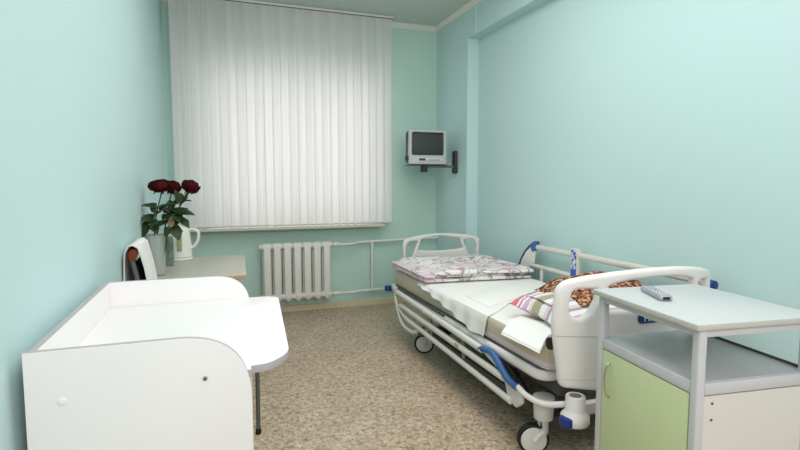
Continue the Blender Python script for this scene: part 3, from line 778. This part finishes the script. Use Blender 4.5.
obj('linkage', tube([(PX0-.012,3.98,.442),(PX0-.012,3.05,.437)],.008,8), DGREY, bd)
for a,b in ((2.62,2.74),(3.0,3.07)): obj('rail_bracket', box(PX0-.012,PX0+.03,a,b,.36,.405,bev=.01), MGREY, bd)
# right side rail, raised
RR=2.33
rr_=obj('side_rail', plate([rpoly([(3.605,.575,.03),(3.50,.575,.03),(3.43,.66,.02),(3.395,.70,.02),(3.385,.79,.02),(3.36,.845,.02),(3.40,.848,.03),(3.50,.775,.1),(3.57,.69,.1)],6)], .020, .006, 'yz', RR), RAILG, bd)
obj('bar', tube([(RR,1.91,.824),(RR,3.39,.824)], .021, 12, sx=.8, sy=1.0), RAILR, rr_)
obj('bar', tube([(RR,2.45,.672),(RR,3.44,.672)], .018, 12, sx=.8, sy=1.0), RAILR, rr_)
obj('edge_strip', tube(catmull([(RR,3.615,.60),(RR,3.585,.685),(RR,3.51,.78),(RR,3.41,.852),(RR,3.34,.862)],5), .009, 8), NAVY, rr_)
obj('rail_cap', plate([rpoly([(3.45,.835,.01),(3.35,.872,.01),(3.355,.815,.01),(3.40,.778,.01)],4)], .036, .008, 'yz', RR), BLUE, rr_)
bm=box(RR-.020,RR+.010,2.862,2.935,.655,.868,bev=.006)
for y in (2.6,3.25): obj('support_arm', tube([(PX1+.01,y,.415),(RR-.02,y+.03,.44),(RR,y+.04,.672)],.014,8), RAILR, rr_)
po=obj('rail_post', bm, RAILR, rr_)
def label_mat():
    m, nt, b, tc = nodes_of('blue and white scale label', .5); L=nt.links
    s=nt.nodes.new('ShaderNodeSeparateXYZ'); L.new(tc.outputs['Generated'],s.inputs[0])
    n=nt.nodes.new('ShaderNodeTexNoise'); n.inputs['Scale'].default_value=70; mp=nt.nodes.new('ShaderNodeMapping'); mp.inputs['Scale'].default_value=(1,1,1)
    L.new(tc.outputs['Object'],mp.inputs[0]); L.new(mp.outputs[0],n.inputs['Vector'])
    r=ramp(nt,[(.47,srgb(60,86,168)),(.53,srgb(216,220,232))]); L.new(n.outputs['Fac'],r.inputs[0])
    r2=ramp(nt,[(.30,(1,1,1,1)),(.36,(0,0,0,1))]); L.new(s.outputs['Z'],r2.inputs[0])
    mx=nt.nodes.new('ShaderNodeMix'); mx.data_type='RGBA'; mx.inputs['B'].default_value=srgb(48,88,176); L.new(r2.outputs[0],mx.inputs['Factor']); L.new(r.outputs[0],mx.inputs['A'])
    L.new(mx.outputs['Result'],b.inputs['Base Color']); return m
obj('scale_label', box(RR-.0222,RR-.0198,2.872,2.926,.665,.860), label_mat(), rr_)
bm=lathe([(.014,-.03),(.025,-.026),(.027,0),(.025,.026),(.014,.03)],(RR,1.872,.812),'y',20)
h_=obj('grip', bm, NAVY, rr_); h_['label']='dark blue grip at the near end'

# ------------------------------------------------------------------ bedding
MX0,MX1,MY0,MY1,MZ0,MZ1=1.408,2.275,1.93,4.135,.446,.585
based('mattress', soft_box(MX0,MX1,MY0,MY1,MZ0,MZ1,18,40,6,.03,.0008,5,3), MATT, (1.84,3.03,MZ0), 'beige mattress with a white top cover and lilac lower edge on the hospital bed', 'mattress')
mo=bpy.data.objects['mattress']; mo.data.materials.append(CLOTH)
for p in mo.data.polygons:
    if p.normal.z > .75: p.material_index=1
# white draw sheet over the mattress, hanging down the aisle side
def sheet():
    bm=bmesh.new(); nx=40; ny=34; g=[]
    for j in range(ny+1):
        t=j/ny; row=[]
        for i in range(nx+1):
            u=i/nx                                      # along the width, 0 = hanging hem
            y0=2.48+ .72*max(0,(u-.16)/.84)*.95         # near edge runs obliquely across the bed
            y1=3.50
            y=y0+(y1-y0)*t
            hang=.040+.085*math.exp(-((y-2.58)/.30)**2)+.03*math.exp(-((y-3.0)/.3)**2)-.02*t
            s=u*1.02-.12
            if s<0: 
                k=-s/.12; x=MX0-.010-.018*k-.010*math.sin(y*34)*k; z=MZ1+.001-hang*k-.012*(1-k)*(k>0)
            else:
                x=MX0-.010+s*(MX1-.012-MX0)/.90; z=MZ1+.0040+.001*noise.noise(Vector((x*5,y*5,1)))
                if s<.03: z-=.012*(1-s/.03)
            row.append(Vector((x,y,z)))
        g.append(row)
    shell(bm, g, .004)
    # folded second layer running across the bed
    f=bmesh.new(); add_box(f,-.37,.37,-.16,.16,0,.006,bev=.0025)
    for v in f.verts:
        x=1.86+v.co.x; v.co=Vector((x, 2.98+v.co.y+(x-1.86)*.55, MZ1+.0052+v.co.z))
    join(bm,f)
    return bm
based('bed_sheet', sheet(), CLOTH, (1.84,3.0,MZ1), 'plain white sheet across the middle of the bed, hanging over the side', 'sheet')
bm=bmesh.new()
for k,(dx,z0,z1,y0) in enumerate(((0,.598,.630,3.37),(.006,.627,.655,3.39),(-.004,.652,.682,3.35))):
    b2=soft_box(1.385+dx,2.24,y0,4.12,z0,z1,26,22,5,.016,.010,5,k*3+1)
    for v in b2.verts:                                   # near edge swings away from the camera on the wall side
        t=(v.co.x-1.385)/.89; v.co.y += -.10*t*max(0,(3.75-v.co.y)/.4)
        v.co.z += .008*math.sin(v.co.x*11+k)*(v.co.z>(z0+z1)/2) - .010*k*max(0,(t-.55))*1.2 - (.010*k if t<.08 else 0)
    join(bm,b2)
based('folded_duvet', bm, DUVET, (1.83,3.75,.595), 'folded white duvet with a pink floral pattern at the bed foot', 'duvet')
# pillow
bm=bmesh.new(); n=26; tops=[]
def pil(u,w,s):
    px=1.49+.70*(u*.5+.5); py=2.19+.225*w
    e=(1-abs(u)**3.2)*(1-abs(w)**2.6); e=max(e,0)**.42
    cx=.05*(1-abs(w)**2)*(1 if u<-.8 else 0)*abs(u)
    return Vector((px+cx, py+.05*u*0, .642 + s*.092*e*(1.0 if s>0 else .50) + .008*noise.noise(Vector((px*9,py*9,s))) + (.02*(-u if u<0 else 0)*w)))
for s in (1,-1):
    g=[[bm.verts.new(pil(i/n*2-1,j/n*2-1,s)) for i in range(n+1)] for j in range(n+1)]
    for j in range(n):
        for i in range(n): bm.faces.new((g[j][i],g[j][i+1],g[j+1][i+1],g[j+1][i]))
bmesh.ops.remove_doubles(bm, verts=bm.verts, dist=.0015)
based('pillow', bm, STRIPE, (1.85,2.2,.597), 'pillow with pink, lilac and olive stripes against the headboard', 'pillow')
# spotted plush throw heaped on the pillow
bm=bmesh.new(); nx,ny=34,20
def heap(i,j,s):
    u=i/nx; w=j/ny; x=1.69+.57*u; y=2.04+.42*w+.02*u
    e=math.sin(PI*min(1,max(0,u)))**.35*math.sin(PI*w)**.4
    top=.066+.034*noise.noise(Vector((x*7,y*7,3)))+.022*math.sin(u*9+w*5)
    base=.715+.022*math.sin(PI*u)
    return Vector((x+.02*noise.noise(Vector((x*6,y*6,9))), y+.03*noise.noise(Vector((x*5,y*5,5))), base+(top*e if s>0 else 0.0)))
for s in (1,-1):
    g=[[bm.verts.new(heap(i,j,s)) for i in range(nx+1)] for j in range(ny+1)]
    for j in range(ny):
        for i in range(nx): bm.faces.new((g[j][i],g[j][i+1],g[j+1][i+1],g[j+1][i]))
bmesh.ops.remove_doubles(bm, verts=bm.verts, dist=.001)
based('plush_throw', bm, LEOP, (1.93,2.28,.69), 'brown spotted plush throw heaped on the striped pillow', 'throw')
# folded white cloth near the headboard, hanging over the edge
bm=bmesh.new()
A=[Vector((1.535,2.345,0)),Vector((1.575,2.075,0))]           # inner edge far, near
B=[Vector((1.345,2.235,0)),Vector((1.352,1.915,0))]           # outer (hanging) edge
for layer in range(3):
    nx,ny=14,8; g=[]
    for j in range(ny+1):
        t=j/ny; row=[]
        for i in range(nx+1):
            u=i/nx; p=A[0].lerp(A[1],t).lerp(B[0].lerp(B[1],t),u)
            z=MZ1+.010+layer*.005+.003*noise.noise(Vector((p.x*9,p.y*9,layer)))
            over=max(0,(MX0+.015)-p.x); z-=over*.55
            row.append(Vector((p.x+layer*.004,p.y+layer*.003,z)))
        g.append(row)
    shell(bm, g, .0035)
based('folded_towel', bm, PAPER, (1.45,2.14,MZ1), 'folded white cloth near the headboard, hanging over the mattress edge', 'cloth')

# ------------------------------------------------------------------ bedside cabinet
cb = thing('bedside_cabinet', 'grey bedside cabinet with a lime green door in the right foreground', 'cabinet', (1.57,1.32,0))
K0,K1,Y0_,Y1_ = 1.36,1.80,1.085,1.585          # front face towards -X
ZT=.91
o=obj('worktop', box(K0-.02,K1+.01,Y0_-.012,Y1_+.012,ZT-.020,ZT,bev=.003), CABT, cb)
o.data.materials.append(CABE)
for p in o.data.polygons:
    if p.normal.z < .3: p.material_index=1
PW=.030
for (x,y) in ((K0,Y0_),(K0,Y1_-PW),(K1-PW,Y0_),(K1-PW,Y1_-PW)): obj('post', box(x,x+PW,y,y+PW,.05,ZT-.02,bev=.006,seg=3), CABG, cb)
bm=bmesh.new()
add_box(bm,K0+.004,K0+.022,Y0_+PW,Y1_-PW,ZT-.046,ZT-.021,bev=.002); add_box(bm,K0+PW,K1-PW,Y0_+.004,Y0_+.022,ZT-.046,ZT-.021,bev=.002)
add_box(bm,K0+PW,K1-PW,Y1_-.022,Y1_-.004,ZT-.046,ZT-.021,bev=.002); add_box(bm,K1-.022,K1-.004,Y0_+PW,Y1_-PW,ZT-.046,ZT-.021,bev=.002)
obj('top_rail', bm, CABG, cb)
SZ=.725
obj('shelf', box(K0+.01,K1-.01,Y0_+.01,Y1_-.01,SZ-.016,SZ,bev=.002), SHELF, cb)
bm=bmesh.new()
add_box(bm,K0+.002,K0+.020,Y0_+PW,Y1_-PW,SZ-.041,SZ-.004,bev=.002); add_box(bm,K0+PW,K1-PW,Y0_+.002,Y0_+.020,SZ-.041,SZ-.004,bev=.002)
add_box(bm,K0+PW,K1-PW,Y1_-.020,Y1_-.002,SZ-.041,SZ-.004,bev=.002); add_box(bm,K1-.020,K1-.002,Y0_+PW,Y1_-PW,SZ-.041,SZ-.004,bev=.002)
obj('shelf_rail', bm, CABG, cb)
obj('back_edging', box(K1-.012,K1-.006,Y0_+PW,Y1_-PW,SZ-.002,SZ+.008), DGREY, cb)
dr=obj('door', box(K0+.003,K0+.019,Y0_+PW+.004,Y1_-PW-.004,.10,SZ-.045,bev=.002), GREEN, cb); dr['label']='lime green door'
hy=Y1_-PW-.052
obj('handle', tube(catmull([(K0+.004,hy,.640),(K0-.012,hy,.632),(K0-.020,hy,.595),(K0-.020,hy,.56),(K0-.012,hy,.518),(K0+.004,hy,.508)],5), .0042, 8), CHROME, dr)
sp=obj('side_panel', box(K0+PW,K1-PW,Y0_+.006,Y0_+.022,.06,SZ-.046), CABS, cb)
for z in (.655,.603): obj('screw', lathe([(.004,0),(.004,-.002),(.002,-.003)],(K0+.062,Y0_+.006,z),'y',10), DGREY, sp)
obj('side_panel', box(K0+PW,K1-PW,Y1_-.022,Y1_-.006,.06,SZ-.046), CABS, cb)
obj('back_panel', box(K1-.022,K1-.008,Y0_+PW,Y1_-PW,.06,SZ-.046), CABS, cb)
obj('bottom_panel', box(K0+.02,K1-.02,Y0_+.02,Y1_-.02,.06,.078), CABS, cb)
for (x,y) in ((K0+.015,Y0_+.015),(K0+.015,Y1_-.015),(K1-.015,Y0_+.015),(K1-.015,Y1_-.015)):
    obj('caster', lathe([(.006,-.012),(.024,-.011),(.026,0),(.024,.011),(.006,.012)],(x,y,.026),'x',18), BLACK, cb)
cb.rotation_euler.z = math.radians(-6.5); cb.location = (1.577,1.312,0)
# remote control
rc = thing('remote_control', 'grey remote control lying on the bedside cabinet', 'remote control', (1.515,1.435,ZT))
bm=bmesh.new(); add_box(bm,1.492,1.538,1.345,1.525,ZT+.001,ZT+.021,bev=.007,seg=3)
obj('body', bm, REM, rc)
obj('keypad', box(1.498,1.532,1.375,1.495,ZT+.0195,ZT+.0225,bev=.001), mat('remote pale panel', srgb(196,196,204), .4), rc)
for r in range(5):
    for c in range(3): obj('button', lathe([(.0038,0),(.0032,.0015)],(1.505+c*.010,1.392+r*.022,ZT+.0224),'z',10), REMB, rc)
obj('signal_window', box(1.503,1.527,1.3435,1.346,ZT+.006,ZT+.016,bev=.001), BLACK, rc)
rc.rotation_euler.z = math.radians(-24)

# ------------------------------------------------------------------ light, sky, camera
w = bpy.data.worlds.new('overcast sky'); SC.world = w; w.use_nodes = True
bg = w.node_tree.nodes['Background']; bg.inputs[0].default_value = (1,.93,.955,1); bg.inputs[1].default_value = 2.15
def area(name, loc, target, sx, sy, power, col):
    l = bpy.data.lights.new(name,'AREA'); l.shape='RECTANGLE'; l.size=sx; l.size_y=sy; l.energy=power; l.color=col
    o = bpy.data.objects.new(name,l); COL.objects.link(o); o.location=loc
    o.rotation_euler=(Vector(target)-Vector(loc)).to_track_quat('-Z','Y').to_euler(); return o
area('ceiling_lamp', (1.0,2.2,2.93), (1.0,2.3,0), 1.6, 2.6, 43, (1,.945,.935))
area('bounce_flash', (.7,-1.2,2.3), (.9,3.2,1.0), 1.8, 1.2, 51, (1,.90,.905))

cam = bpy.data.cameras.new('camera'); co = bpy.data.objects.new('camera', cam); COL.objects.link(co); SC.camera = co
cam.sensor_width = 36; cam.lens = 36*510/800; cam.clip_start=.05
pitch = math.atan(43/510); yaw = math.atan2(182, 510/math.cos(pitch))
co.location=(0,0,1.33); co.rotation_euler=(PI/2-pitch,0,-yaw)
SC.view_settings.view_transform='Standard'; SC.view_settings.exposure=0
